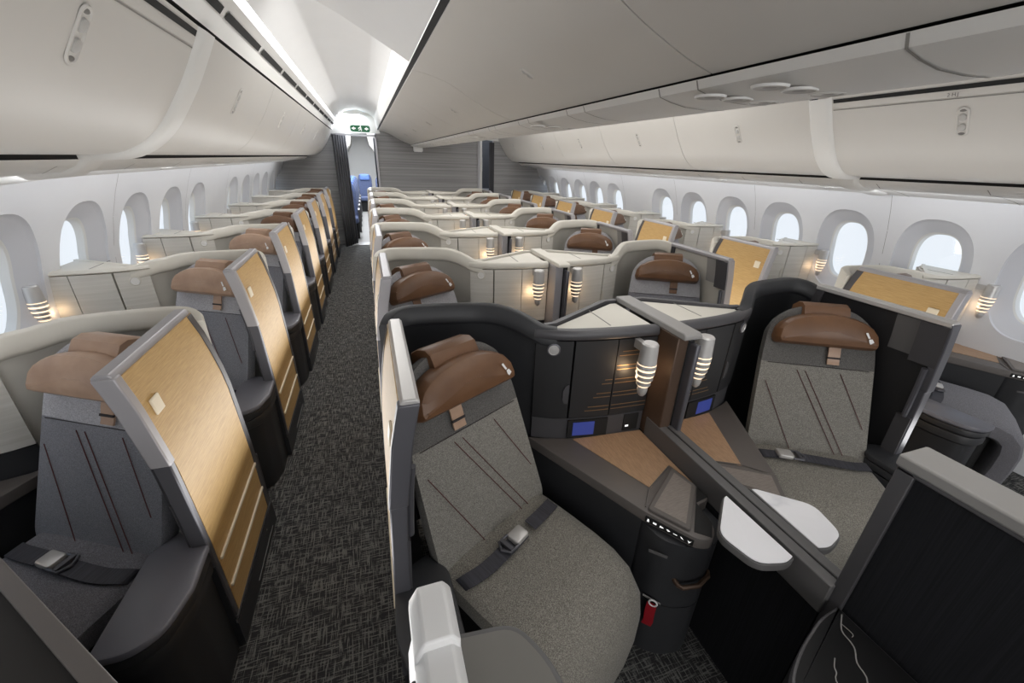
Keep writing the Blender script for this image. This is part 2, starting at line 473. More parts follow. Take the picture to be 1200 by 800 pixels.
    sp = facepanel('speaker_panel', .562, .693, z0, z1, panel)
    facepanel('cabinet_door', .70, .872, z0, z1, [panel, 'litgroove'], True)
    facepanel('lamp_panel', .876, xe, z0, z1, [panel, 'litgroove'], True)
    lb = facepanel('lower_band', .562, xe, .615, .718, lower if not dark else 'gun', thick=.006)
    def onface(x, off):
        p = seg(x-.005, x+.005, off, 2)[1]; q = normals2(seg(x-.005, x+.005, 0, 2))[1]
        return Vector((p[0], p[1])), q
    p, q = onface(.622, .012)
    s = MB(T); zz = zc-.075
    s.lathe([(.026, 0), (.026, .005), (.021, .007), (.019, .004), (.001, .0055)], (p.x, p.y, zz), (q[0], q[1], 0), 20, ms=[0, 0, 1, 1])
    s.build('speaker', ['steel' if dark else 'lilac', 'silver'] if dark else ['cream', 'white'], sp)
    p, q = onface(.683, .0125)
    tt = Vector((-q[1], q[0])); l = MB(T)
    def lp(a, z, d): return (p.x+tt.x*a+q[0]*d, p.y+tt.y*a+q[1]*d, z)
    ol = [(-.008, .80), (.008, .80), (.008, .89), (-.008, .88), (-.016, .86), (-.016, .82)]
    l.loft([[lp(a, z, d) for a, z in ol] for d in (0, .006)])
    l.build('latch', 'gun' if dark else 'cream', sp, smooth=False)
    # touch screen and sockets in the lower band
    def plate(x0, x1, za, zb, off, th, m, name, par):
        b = MB(T); b.prism(seg(x0, x1, off+th, 3)+seg(x0, x1, off-.002, 3)[::-1], za, zb); return b.build(name, m, par, smooth=False)
    ts = plate(.70, .875, .625, .712, .006, .008, 'rubber', 'touch_screen', root)
    plate(.722, .815, .637, .702, .014, .002, 'screen', 'display', ts)
    ou = plate(.955, xe-.02, .63, .712, .006, .004, 'rubber', 'power_outlet', root)
    plate(.965, .98, .65, .658, .010, .002, 'icon', 'indicator', ou)
    # --- reading lamp
    xl_, zt = (.985, 1.06) if win else (.953, 1.09)
    lb_ = MB(T); yl = 1.148
    prof = [(.026, 0), (.0315, -.006), (.033, -.03), (.0345, -.06), (.036, -.085)]; ms = [0, 0, 0, 0]
    zz = -.085
    for i in range(5):
        f = 1-.13*i*i/4.5
        prof += [(.0365*f, zz-.0035), (.0375*f, zz-.019), ]; ms += [1, 0]; zz -= .0245
    prof += [(.0165, zz-.012), (.009, zz-.022), (.001, zz-.026)]; ms += [0, 0, 0]
    lb_.lathe(prof[:], (xl_, yl, zt), (0, 0, 1), 22, ms=ms)
    # wedge bracket to the panel
    lb_.box(xl_-.012, xl_+.012, yl+.02, front_at(min(xl_, 1.04)) if not win else 1.235, zt-.05, zt-.015, 0)
    lb_.build('reading_lamp', ['silver', 'warm'], root)
    # --- side shelf with walnut inlay, armrest lid and button strip
    zsf = .62
    out = [(.545, 1.315), (.60, 1.292), (.70, 1.262), (xe, 1.232), (xe, .80), (.985, .79), (.975, .70), (.93, .655), (.88, .675), (.785, .82)]
    s = MB(T); s.bprism(rpoly(out, [0, 0, 0, 0, .02, .01, .03, .03, .02, .01], 3), zsf-.045, zsf, .004)
    sh = s.build('side_shelf', 'taupe', root, angle=30)
    s = MB(T); s.prism([(.722, 1.245), (xe-.004, 1.22), (xe-.004, .885), (1.018, .99), (.871, .905)], zsf-.001, zsf+.0025)
    s.build('walnut_inlay', 'wood', sh, smooth=False)
    s = MB(T); s.bprism(rpoly([(.797, .822), (1.01, .965), (1.035, .86), (.875, .702)], .01, 3), zsf, zsf+.012, .003)
    s.tube([(.80, .835, zsf+.002), (.865, .905, zsf+.002), (1.012, .985, zsf+.002)], .003, 5, 0)
    s.prism(inset([(.797, .822), (1.01, .965), (1.035, .86), (.875, .702)], .016), zsf+.012, zsf+.013, 1)
    s.build('armrest_lid', ['taupe', 'wood2'], sh, smooth=False)
    s = MB(T); s.prism([(.89, .70), (1.04, .86), (xe-.001, .81), (.985, .80), (.972, .71), (.93, .665)], zsf-.001, zsf+.0015)
    s.build('phone_recess', 'rubber', sh, smooth=False)
    s = MB(T); a, b2 = Vector((.788, .812)), Vector((.876, .680)); d = (b2-a).normalized(); nr = Vector((d.y, -d.x))
    if nr.y > 0: nr = -nr
    def bp(t, o): q = a+(b2-a)*t+nr*o; return (q.x, q.y)
    s.prism([bp(0, -.006), bp(1, -.006), bp(1, .003), bp(0, .003)], zsf-.034, zsf-.012, 0)
    shapes = [[(-.004, -.006), (.004, -.006), (.002, .006), (-.002, .006)], [(-.006, -.003), (.006, -.003), (.006, .004), (-.006, .004)], [(-.006, -.004), (.007, -.001), (.007, .002), (-.004, .005)],
              [(-.007, .003), (.0, -.003), (.007, .001), (.0, .005)], [(-.006, -.001), (.007, -.001), (.007, .002), (-.006, .002)], [(-.006, .005), (-.003, -.002), (.006, -.004), (.0, .002)], [(-.006, .005), (.0, -.006), (.006, .005), (.0, .001)]]
    L = (b2-a).length
    for i, sh_ in enumerate(shapes):
        t = .07+i*.142
        s.add([bp(t+u/L, .004)+(zsf-.023+v,) for u, v in sh_], [tuple(range(len(sh_)))], 1)
    s.build('button_strip', ['rubber', 'icon'], sh, smooth=False)
    # wall under the shelf beside the seat
    s = MB(T)
    s.prism([(.552, 1.33), (.60, 1.305), (.83, .83), (.788, .826)], .02, zsf-.045)
    s.build('arm_wall', 'charcoal', root, smooth=False)
    # storage cabinet below the lid
    s = MB(T)
    cab = [(.785, .815), (.80, .735), (.86, .685), (.945, .665), (1.0, .69), (xe, .74), (xe, 1.2), (.83, 1.0)]
    cab = rpoly(cab, [.01, .03, .03, .03, .03, 0, 0, 0], 4)
    s.prism(cab, .0, .27); s.prism(inset(cab, .004), .27, .275); s.prism(cab, .275, zsf-.045)
    cb = s.build('storage_cabinet', 'charcoal', root, angle=30)
    s = MB(T); s.tube([(.855, .70, .415), (.853, .672, .415), (.862, .66, .415), (.915, .648, .42), (.965, .662, .43), (.975, .675, .43), (.972, .70, .43)], .0085, 8)
    s.build('handle', 'leatherhandle', cb)
    s = MB(T); s.strap([(.772, .75, .52), (.815, .708, .52)], (0, 0, 1), .01, .003); s.build('label_plate', 'grey', cb, smooth=False)
    s = MB(T); s.strap([(.805, .712, .285), (.80, .708, .24), (.808, .712, .19), (.805, .715, .165)], (.7, -.7, 0), .034, .004, 0)
    s.tube([(.805+.014*cos(a*pi/6)*.7, .712-.014*cos(a*pi/6)*.7-.004, .292+.014*sin(a*pi/6)) for a in range(13)], .003, 6, 1)
    s.strap([(.785, .742, .30), (.83, .698, .29)], (0, 0, 1), .006, .003, 2)
    s.build('red_pull_tag', ['red', 'whiteplastic', 'greylight'], cb)
    # --- little marble table beside the divider
    if not win:
        s = MB(T); mp = rpoly([(1.035, .74), (1.015, .735), (.885, .62), (.915, .505), (1.0, .482), (1.04, .492)], [.008, .02, .035, .035, .03, .008], 5)
        s.bprism(mp, .672, .70, .005, 1); s.prism(inset(mp, .005), .70, .7025, 0)
        s.box(1.02, 1.046, .54, .68, .66, .675, 1)
        s.build('cocktail_table', ['marble', 'grey'], root)
    # --- aisle-side base and armrest
    s = MB(T)
    s.box(-.05, .03, .86, 1.47, .0, .125, 0); s.box(-.045, .05, .86, 1.47, .125, .42, 0)
    pad = rpoly([(-.045, .90), (-.05, .72), (-.02, .60), (.04, .555), (.135, .56), (.12, .88), (.06, .95)], [.01, .02, .04, .04, .02, .02, 0], 4)
    s.prism(inset(pad, .02), 0, .40, 0); s.bprism(inset(pad, .008), .40, .455, .012, 0); s.bprism(inset(pad, .003), .455, .495, .01, 0)
    s.bprism(pad, .495, .525, .008, 3)
    s.box(-.052, -.05, 1.10, 1.40, .03, .032, 2); s.lathe([(.004, 0), (.003, .002)], (-.05, 1.32, .09), (-1, 0, 0), 8, m=2)
    s.build('aisle_base', ['charcoal', 'steel', 'greylight', 'padtop' if not dark else 'charcoal'], root, angle=30)
    # --- sliding privacy door
    zd = zs+.03 if win else zs+.0
    y0 = .865 if win else .84
    zbot = .155 if win else .12
    def slab(b, ya, yb, za, zb, o0, o1, m, nz=8, rear=True):
        rings = []
        for k in range(nz+1):
            z = za+(zb-za)*k/nz
            ye = min(yb, door_y(z, zd-1.18)) if rear else yb
            x = door_x(z)
            rings.append([(x+o0, ya, z), (x+o0, ye, z), (x+o1, ye, z), (x+o1, ya, z)])
        b.loft(rings, m)
    f = MB(T)
    slab(f, y0, y0+.026, zbot, .86, -.002, .044, 0); slab(f, y0-.004, y0+.028, .855, zd-.012, -.005, .047, 2 if not dark else 0)
    rings = []
    for k in range(13):
        z = zbot+(zd-.02-zbot)*k/12; ye = door_y(z, zd-1.18); x = door_x(z)
        rings.append([(x-.004, ye-.042, z), (x-.004, ye, z), (x+.04, ye, z), (x+.04, ye-.042, z)])
    f.loft(rings, 1)
    ex = door_x(zd)
    f.loft([[(ex-.004, y, zd-.024), (ex-.001, y, zd-.006), (ex+.006, y, zd), (ex+.036, y, zd), (ex+.044, y, zd-.008), (ex+.044, y, zd-.026)] for y in (y0, y0+.006, door_y(zd, zd-1.18)-.006, door_y(zd, zd-1.18))], 2)
    slab(f, y0, 1.44, zbot-.012, zbot+.004, -.004, .04, 0, 1)
    door = f.build('privacy_door', ['steel', 'gun', 'lilac' if not dark else 'silver'], root, angle=40, bevel=.004)
    g = MB(T); slab(g, y0+.026, 1.405, zbot+.002, zd-.02, -.002, .012, 0, 12); g.build('outer_panel', 'gold', door)
    g = MB(T); slab(g, y0+.026, 1.405, zbot+.002, zd-.02, .022, .032, 0, 12); g.build('inner_panel', 'black' if dark else 'creamlo', door)
    for zz in (.41, .27):
        g = MB(T); slab(g, y0+.035, 1.40, zz, zz+.012, -.009, 0, 0, 2); g.build('trim_strip', 'pale', door, bevel=.002)
    g = MB(T); slab(g, y0+.06, y0+.11, zd-.17, zd-.12, -.007, 0, 0, 2); g.build('finger_plate', 'pale', door, bevel=.003)
    # handle column on the inside of the front end, and a dark upright plate
    g = MB(T); slab(g, y0+.004, y0+.10, zd-.21, zd-.028, .03, .048, 0, 4)
    slab(g, y0+.10, y0+.19, zd-.19, zd-.03, .03, .036, 1, 3)
    g.tube([(door_x(z)+.052, y0+.03, z) for z in (zd-.22, zd-.30, zd-.40, zd-.46)], .011, 8, 2)
    slab(g, y0+.004, y0+.06, .2, zd-.46, .03, .05, 0, 4)
    g.build('door_handle', ['gun', 'greylight' if not dark else 'grey', 'steel'], door, angle=35)
    return root

# ------------------------------------------------------------------ middle divider
def make_divider():
    root = empty('center_divider', (0, 0, 0), '', 'divider')
    b = MB(); b.box(1.05, 1.10, 1.115, 1.24, .62, 1.112, 0); b.build('post', 'lilac', root, bevel=.004)
    b = MB(); b.loft([[(1.05, y, 1.112), (1.055, y, z), (1.13, y, z), (1.135, y, 1.112)] for y, z in ((1.085, 1.128), (1.10, 1.136), (1.25, 1.136), (1.57, 1.134))])
    b.build('cap_beam', 'cream', root, bevel=.004)
    b = MB(); b.box(1.107, 1.127, 1.075, 1.20, .68, 1.09, 0); b.box(1.102, 1.132, 1.115, 1.24, .62, 1.112, 1)
    b.build('sliding_screen', ['steel', 'rubber'], root, bevel=.006)
    b = MB(); b.box(1.046, 1.083, .395, 1.20, .60, .706, 0); b.box(1.090, 1.124, .395, 1.20, .60, .706, 0); b.box(1.08, 1.092, .395, 1.2, .6, .69, 1)
    b.build('rail', ['grey', 'rubber'], root, bevel=.003)
    b = MB(); b.box(1.055, 1.115, .40, 1.5, .0, .60, 0); b.build('lower_panel', 'blackfab', root)
    return root

ORD = ['nearest', 'second nearest', 'third', 'fourth', 'fifth', 'sixth', 'farthest']
SIDES = {  # name: (x origin, sign, y shift, words)
    'left': (-.66, -1, .325, 'along the left windows'), 'mid_l': (0, 1, 0, 'left of the centre divider'),
    'mid_r': (2*SX, -1, 0, 'right of the centre divider'), 'right': (2*SX+.66, 1, .28, 'along the right windows')}
def row_words(i): return ('nearest' if i == 0 else 'second' if i == 1 else 'farthest' if i == NROW-1 else ORD[i])
hidden = ('arm_wall', 'storage_cabinet', 'cocktail_table', 'phone_recess', 'button_strip', 'seat_base', 'label_plate')
TH = radians(29)
divider0 = make_divider()
for side, (x0, sg, dy, w) in SIDES.items():
    win = side in ('left', 'right')
    first_suite = {}; first_seat = {}
    for i in range(NROW):
        kind = 'window' if win else ('dark' if i == 0 else 'cream')
        y = dy+PITCH*i
        if kind not in first_suite: o = first_suite[kind] = make_suite(kind, sg)
        else: o = copy_tree(first_suite[kind], skip=hidden if i > 1 else ())
        o.location = (x0, y, 0)
        where = 'nearest the camera' if i == 0 else 'farthest from the camera' if i == NROW-1 else ('%s from the camera' % ORD[i].replace(' nearest', ''))
        look = 'charcoal suite with dark curved console' if kind == 'dark' else 'cream suite with gold sliding door' if win else 'cream suite with curved console and lamp'
        tag(o, '%s, %s %s' % (look, where, w), 'seat suite', 'suites '+w)
        sk = 'khaki' if kind == 'dark' else ('tan' if side == 'left' and i < 3 else 'heather')
        if sk not in first_seat: s = first_seat[sk] = make_seat(sk, sg)
        else: s = copy_tree(first_seat[sk], skip=hidden if i > 1 else ())
        s.location = (x0+sg*.342, y+.984, 0); s.rotation_euler = (0, 0, sg*TH)
        look = {'khaki': 'khaki-grey seat with brown headrest', 'tan': 'heather-grey seat with pale-lit tan headrest', 'heather': 'heather-grey seat with brown headrest'}[sk]
        tag(s, '%s, %s %s' % (look, where, w), 'seat', 'seats '+w)
for i in range(NROW):
    o = divider0 if i == 0 else copy_tree(divider0)
    o.location = (0, PITCH*i, 0)
    where = 'charcoal front row' if i == 0 else 'last row before the bulkhead' if i == NROW-1 else '%s row from the camera' % ORD[i].replace(' nearest', '')
    tag(o, 'divider post and rail between the two middle seats, %s' % where, 'divider', 'centre dividers')
for ch in divider0.children:
    if ch.name == 'post': ch.data = ch.data.copy(); ch.data.materials[0] = M['leatherhandle']  # front post coloured brown for the warm light on its face
    if ch.name == 'cap_beam': ch.data = ch.data.copy(); ch.data.materials[0] = M['greylight']

# ------------------------------------------------------------------ foreground pieces
r = empty('divider_wall', (1.11, -.1, 0), 'dark fabric-faced divider wall with grey ledge, bottom right foreground', 'partition')
def off(o): return lambda p: (p[0]-o.location.x, p[1]-o.location.y, p[2]-o.location.z)
b = MB(off(r)); b.box(1.072, 1.15, -.9, .385, .0, 1.10); b.build('wall_panel', 'blackfab', r)
b = MB(off(r)); b.box(1.062, 1.075, .365, .40, .0, 1.105); b.box(1.062, 1.075, -.9, .40, 1.095, 1.118); b.build('frame', 'gun', r, bevel=.003)
b = MB(off(r)); b.box(1.058, 1.155, -.9, .405, 1.105, 1.135); b.build('ledge', 'greylight', r, bevel=.006)
b = MB(); mp = rpoly([(1.06, .372), (.985, .365), (.86, .325), (.765, .275), (.71, .17), (.72, 0), (1.06, -.1)], [.005, .03, .05, .06, .06, .05, 0], 5)
b.bprism(mp, .63, .66, .006, 1); b.prism(inset(mp, .007), .66, .6615, 0)
for vn, w_ in (([(1.045, .352), (1.005, .325), (.998, .30), (.99, .283), (.965, .262), (.955, .235), (.925, .212), (.90, .18)], .0016), ([(.925, .285), (.905, .272), (.898, .262), (.882, .252), (.868, .22)], .0013), ([(1.02, .335), (1.022, .31), (1.012, .305)], .001)):
    b.strap([(x, y, .6618) for x, y in smooth_path(vn, 3)], (1, -.5, 0), w_*2, .0006, 2)
t = empty('marble_side_table', (.9, .15, 0), 'black marble side table with white veins, bottom edge of the picture', 'table')
b.T = ident; b.v = [(p[0]-.9, p[1]-.15, p[2]) for p in b.v]; b.build('table_top', ['bmarble', 'gun', 'greylight'], t)
b = MB(off(t)); b.box(.95, 1.06, -.1, .28, 0, .63); b.build('support', 'charcoal', t)

r = empty('privacy_partition', (.03, .1, 0), 'white-capped sliding partition with grey ledge, bottom centre foreground', 'partition')
b = MB(off(r))
b.loft([[(door_x(z)-.004, y, z) for y, z in ((.40, .12), (.40, 1.0), (.385, 1.10), (.365, 1.145), (-.5, 1.145), (-.5, .12))], [(door_x(z)+.038, y, z) for y, z in ((.40, .12), (.40, 1.0), (.385, 1.10), (.365, 1.145), (-.5, 1.145), (-.5, .12))]])
b.build('sliding_panel', 'lilac', r, bevel=.004)
b = MB(off(r))
for ya, yb, h in ((-.5, .352, 1.165), (.30, .385, 1.18)):
    rg = []
    for y in (ya, ya+.01, yb-.025, yb-.008, yb):
        d = .02 if y == yb else .006 if y == yb-.008 else 0
        rg.append([(-.006, y, h-.05), (-.004, y, h-.022-d), (.008, y, h-d), (.042, y, h-d), (.052, y, h-.015-d), (.052, y, h-.05)])
    b.loft(rg)
b.build('top_cap', 'whiteplastic', r, bevel=.003)
b = MB(off(r)); b.box(-.012, -.004, -.4, .30, .75, 1.12); b.build('grey_inset', 'grey', r, bevel=.006)
b = MB(off(r)); lp_ = rpoly([(.052, .378), (.15, .368), (.185, .30), (.20, .1), (.20, -.3), (.052, -.3)], [0, .03, .03, .02, 0, 0], 5)
b.bprism(lp_, 1.02, 1.05, .006, 0); b.prism(inset(lp_, .01), 1.05, 1.0515, 1); b.prism(inset(lp_, .02), .10, 1.02, 0)
b.build('side_ledge', ['grey', 'ledgegrey'], r)

r = empty('front_partition', (-1.0, .8, 0), 'dark brown partition with slanting top edge, bottom left corner', 'partition')
b = MB(off(r))
pa = [(-1.30, 1.22), (-.73, .80), (-.44, .50), (-.40, .40), (-.40, -.2), (-1.30, -.2)]
b.prism([(-1.1, 1.165), (-.40, .465), (-.40, -.3), (-1.3, -.3), (-1.3, 1.165)], 0, .985, 0)
b.build('panel', 'darkbrown', r, smooth=False)
b = MB(off(r)); b.bprism(rpoly([(-1.1, 1.172), (-.73, .802), (-.397, .47), (-.415, .452), (-.746, .784), (-1.116, 1.154)], .002, 2), .985, 1.0, .002, 0)
b.build('top_edge', 'taupe', r, smooth=False)

# ------------------------------------------------------------------ cabin shell
Y0, Y1 = -2.6, 9.2
def wall_w(z):
    pr = [(0, 2.60), (.3, 2.68), (.6, 2.72), (.9, 2.73), (1.1, 2.70), (1.3, 2.645), (1.45, 2.59), (1.56, 2.54), (1.66, 2.48)]
    for a, b in zip(pr, pr[1:]):
        if z <= b[0]: return a[1]+(b[1]-a[1])*(z-a[0])/(b[0]-a[0])
    return pr[-1][1]
WP, WY0, WZ = .606, 1.80, 1.085
def superell(a, b, n, e=2.6):
    return [(a*abs(cos(t))**(2/e)*(1 if cos(t) >= 0 else -1), b*abs(sin(t))**(2/e)*(1 if sin(t) >= 0 else -1)) for t in [2*pi*k/n+pi/n for k in range(n)]]
def build_wall(name, sg):
    T = lambda p: (CX+sg*p[0], p[1], p[2])
    mb = MB(T); n = 48; wn = 0
    ks = [k for k in range(-7, 13)]
    zb, zt = .30, 1.56
    for k in ks:
        yc = WY0+k*WP; ya, yb = yc-WP/2, yc+WP/2
        if k == 6:
            rows = [[(wall_w(z), y, z) for z in (zb, .6, .9, 1.1, 1.3, 1.45, zt)] for y in (ya, yb)]
            mb.loft(rows, 0, closed=False); continue
        # square ring -> recess ring -> opening ring -> tunnel
        rec = superell(.235, .335, n, 2.5); opn = superell(.142, .235, n, 2.7)
        sq = []
        for (y, z) in rec:
            f = max(abs(y)/(WP/2), abs(z)/(.49))
            py, pz = y/f, z/f
            pz = pz*((zt-WZ)/.49 if pz > 0 else (WZ-zb)/.49) if abs(abs(z)/f-.49) < 1e-6 or True else pz
            sq.append((max(-WP/2, min(WP/2, py)), pz))
        def ring(pts, d, zo=0): return [(wall_w(min(1.66, max(0, WZ+zo+z)))+d, yc+y, WZ+zo+z) for y, z in pts]
        # extra ring between to follow the wall curve
        def lerp(a, b, t): return [(p[0]+(q[0]-p[0])*t, p[1]+(q[1]-p[1])*t) for p, q in zip(a, b)]
        R = [ring(sq, 0), ring(lerp(sq, rec, .35), 0), ring(lerp(sq, rec, .7), 0), ring(rec, 0)]
        mb.loft(R, 0, cap=False)
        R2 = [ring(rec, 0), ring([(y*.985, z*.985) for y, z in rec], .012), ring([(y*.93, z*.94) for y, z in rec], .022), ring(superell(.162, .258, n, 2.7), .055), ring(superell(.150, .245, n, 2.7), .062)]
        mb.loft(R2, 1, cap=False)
        R3 = [ring(superell(.150, .245, n, 2.7), .062), ring(opn, .07), ring([(y*.985, z*.99) for y, z in opn], .08), ring([(y*.96, z*.975) for y, z in opn], .105)]
        mb.loft(R3, 2, cap=False)
    for (y0, y1) in ((ks[0]*WP+WY0-WP/2, ks[-1]*WP+WY0+WP/2),):
        mb.loft([[(wall_w(z), y, z) for z in (0, .15, zb)] for y in (y0, y1)], 0, closed=False)
        mb.loft([[(2.54, y, zt), (2.50, y, 1.575), (2.47, y, 1.60)] for y in (y0, y1)][::1], 0, closed=False)
    for k in ks:     # panel joints every second bay
        if k % 2 == 0:
            y = WY0+k*WP+WP/2
            mb.loft([[(wall_w(z)-.0012, yy, z) for z in (.3, .6, .9, 1.1, 1.3, 1.45, 1.56)] for yy in (y-.0015, y+.0015)], 3, closed=False)
    o = mb.build(name, ['wall', 'recess', 'white', 'greyseam'], angle=32); structure(o)
    for k in ks:
        if k == 6: continue
        yc = WY0+k*WP
        g = MB(T); pts = superell(.138, .231, 32, 2.7)
        q = [(wall_w(WZ+z)+.10, yc+y, WZ+z) for y, z in pts]
        g.add(q, [tuple(range(32))], 0)
        w = g.build('window_%d' % WN[0], 'glass'); structure(w); WN[0] += 1
WN = [1]
build_wall('wall_left', -1); build_wall('wall_right', 1)
b = MB(); b.add([(-1.75, Y0, 0), (3.95, Y0, 0), (3.95, YB+.1, 0), (-1.75, YB+.1, 0)], [(0, 1, 2, 3)]); structure(b.build('floor', 'carpet'))
b = MB(); b.add([(-2.6, YB+.1, -.002), (4.8, YB+.1, -.002), (4.8, 19, -.002), (-2.6, 19, -.002)], [(0, 1, 2, 3)]); structure(b.build('floor_rear', 'greyseam'))
b = MB(); b.box(-.46, .26, 8.98, 9.3, 0, .012); structure(b.build('trim_1', 'greylight'))
b = MB(); b.add([(-1.9, Y0, 0), (4.1, Y0, 0), (4.1, Y0, 2.6), (-1.9, Y0, 2.6)], [(0, 1, 2, 3)]); structure(b.build('wall_front', 'white'))

# ceiling of each aisle, mirrored: valance with vents, cove light, vault, bin head
def mir(sg): return lambda p: (CX+sg*(p[0]-CX), p[1], p[2]+EYE) if sg > 0 else (2*CX-p[0], p[1], p[2]+EYE)
def lengthwise(prof, y0, y1, mats, name, T, m=None, closed=False, n=2):
    b = MB(T); ys = [y0+(y1-y0)*k/(n-1) for k in range(n)]
    b.loft([[(x, y, z) for x, z in prof] for y in ys], 0, closed=closed); return b.build(name, mats, angle=40)
TN = [2]
def trim(o): structure(o); return o
def tname(): TN[0] += 1; return 'trim_%d' % TN[0]
for side, sg in (('left', 1), ('right', -1)):
    T = mir(sg)
    vault = [(-.42, .60), (-.36, .68), (-.27, .74), (-.15, .775), (-.05, .78), (.06, .765), (.16, .73), (.22, .69), (.25, .655)]
    structure(lengthwise(vault, Y0, YB, 'ceil', 'ceiling_'+side, T))
    # valance above the bins with its air slots
    b = MB(T); val = [(-.52, .425), (-.50, .50), (-.455, .555), (-.445, .565)]
    b.loft([[(x, y, z) for x, z in val] for y in (Y0, YB)], 0, closed=False)
    yv = -2.4
    while yv < 9.0:
        b.loft([[(x+.002*0+.004, y, z-.002) for x, z in ((-.497, .503), (-.476, .529))] for y in (yv, yv+.62)], 1, closed=False)
        yv += .68
    trim(b.build(tname(), ['white', 'seam'], angle=20))
    trim(lengthwise([(-.445, .565), (-.432, .578), (-.43, .598), (-.42, .60)], Y0, YB, 'cove', tname(), T))
    trim(lengthwise([(-.548, .425), (-.52, .428)], Y0, YB, 'seam', tname(), T))
    # face between vault and centre bin
    trim(lengthwise([(.25, .655), (.255, .60), (.29, .47)], Y0, YB, 'white', tname(), T))
    trim(lengthwise([(.288, .472), (.305, .452)], Y0, YB, 'seam', tname(), T))
    # dropped ceiling panel over the front of the aisle
    trim(lengthwise([(-.30, .735), (-.18, .705), (-.05, .65), (.12, .565), (.287, .476)], Y0, 2.7, 'ceil', tname(), T))
    # curved rear end of the vault
    b = MB(T); b.add([(-.56, YB-.02, .36), (.34, YB-.02, .40), (.25, YB-.02, .655), (.16, YB-.02, .73), (-.05, YB-.02, .78), (-.27, YB-.02, .74), (-.42, YB-.02, .60)], [tuple(range(7))])
    trim(b.build(tname(), 'white', smooth=False))
    # housing behind the doors of the window bins and the panel under them
    trim(lengthwise([(-.55, .42), (-.60, .33), (-.67, .22), (-.78, .09), (-.90, .02), (-1.04, -.005), (-1.40, .1), (-1.40, .42)], Y0, YB, 'seam', tname(), T, closed=True))
    psu = [(-1.012, -.046), (-1.03, -.066), (-1.08, -.092), (-1.2, -.105), (-1.33, -.125), (-1.42, -.145)]
    trim(lengthwise([(-.97, -.012), (-1.016, -.03), (-1.016, -.05)], Y0, YB, 'seam', tname(), T))
    b = MB(T); b.loft([[(x, y, z) for x, z in psu] for y in (Y0, YB)], 0, closed=False)
    yv = -2.5
    while yv < 9.1:
        b.loft([[(x-.001, y, z-.002) for x, z in psu[1:]] for y in (yv, yv+.005)], 1, closed=False); yv += .56
    trim(b.build(tname(), ['white', 'greyseam'], angle=40))
# centre bins' belly panel
bel = [(.905, .222), (.915, .20), (.96, .188), (1.02, .178), (1.1, .175), (1.18, .178), (1.24, .188), (1.285, .20), (1.295, .222)]
b = MB(mir(1)); b.loft([[(x, y, z) for x, z in bel] for y in (Y0, YB)], 0, closed=False)
yv = -2.3
while yv < 9.1:
    for d in (0, .17):
        b.loft([[(x, y, z-.0015) for x, z in bel] for y in (yv+d, yv+d+.006)], 1, closed=False)
    yv += .68
trim(b.build(tname(), ['white', 'greyseam'], angle=40))
trim(lengthwise([(.33, .475), (.45, .45), (.6, .395), (.75, .325), (.88, .27), (.93, .24), (1.27, .24), (1.32, .27), (1.45, .325), (1.6, .395), (1.75, .45), (1.87, .475)], Y0, YB, 'seam', tname(), mir(1), closed=True))

# ------------------------------------------------------------------ overhead bins
def prof_door(prof, y0, y1, T, mb):
    n = len(prof); nn = normals2(prof)
    up = 1 if nn[n//2][1] > 0 else -1
    inn = [(p[0]+q[0]*.016*up, p[1]+q[1]*.016*up) for p, q in zip(prof, nn)]
    ring = prof+inn[::-1]
    mb.loft([[(x, y, z) for x, z in ring] for y in (y0, y0+.003, y1-.003, y1)], 0)
WPROF = smooth_path([(-.525, .412), (-.565, .335), (-.635, .215), (-.745, .068), (-.865, -.012), (-1.0, -.030)], 5)
CPROF = smooth_path([(.305, .448), (.40, .432), (.52, .395), (.66, .322), (.80, .262), (.905, .228)], 5)
def latch_on(prof, t, y, T, par, half, wid, style):
    """pill-shaped recessed latch set on the door skin, long axis up the door"""
    i = int(t*(len(prof)-1)); a = Vector(prof[i]); d = Vector(prof[min(i+1, len(prof)-1)])-Vector(prof[max(0, i-1)]); d.normalize()
    nrm = Vector((-d.y, d.x))
    if nrm.y > 0: nrm = -nrm
    def P(u, v, w): return (a.x+d.x*u+nrm.x*w, y+v, a.y+d.y*u+nrm.y*w)
    def pill(h, w):
        return [(h-w+w*cos(k*pi/8), w*sin(k*pi/8)) if k < 0 else None for k in ()] or [((h-w)*(1 if cos(2*pi*k/20+.001) > 0 else -1)+w*cos(2*pi*k/20+.001), w*sin(2*pi*k/20+.001)) for k in range(20)]
    m = MB(T)
    m.loft([[P(u, v, w) for u, v in pill(h, r)] for h, r, w in ((half, wid, 0), (half-.003, wid-.003, .004), (half-.008, wid-.008, .004), (half-.012, wid-.012, -.001))], 0)
    for s_ in (-1, 1):
        m.loft([[P(s_*half*.33+u, v, w) for u, v in [(r*1.0*cos(2*pi*k/14), r*.9*sin(2*pi*k/14)) for k in range(14)]] for r, w in ((wid*.72, -.0005), (wid*.62, .005), (wid*.3, .008))], 1)
        m.loft([[P(s_*half*.80+u, v, w) for u, v in [(r*.55*cos(2*pi*k/14), r*sin(2*pi*k/14)) for k in range(14)]] for r, w in ((wid*.6, .0005), (wid*.5, .0012))], 2)
    return m.build('latch', ['bin', 'latchgrey', 'latchdark'], par)
def make_bin(prof, y0, y1, sg, label, group, tl=.42, ly=None, extra=None):
    T0 = mir(sg); yc = (y0+y1)/2
    r = empty('overhead_bin', T0((prof[len(prof)//2][0], yc, prof[len(prof)//2][1])), label, 'overhead bin', group)
    L = r.location.copy(); T = lambda p: tuple(Vector(T0(p))-L)
    m = MB(T); prof_door(prof, y0+.003, y1-.003, T, m); d = m.build('bin_door', 'bin', r, angle=40)
    latch_on(prof, tl, ly if ly else yc-.05, T, d, .036 if prof is CPROF else .075, .018 if prof is CPROF else .027, 0)
    return r
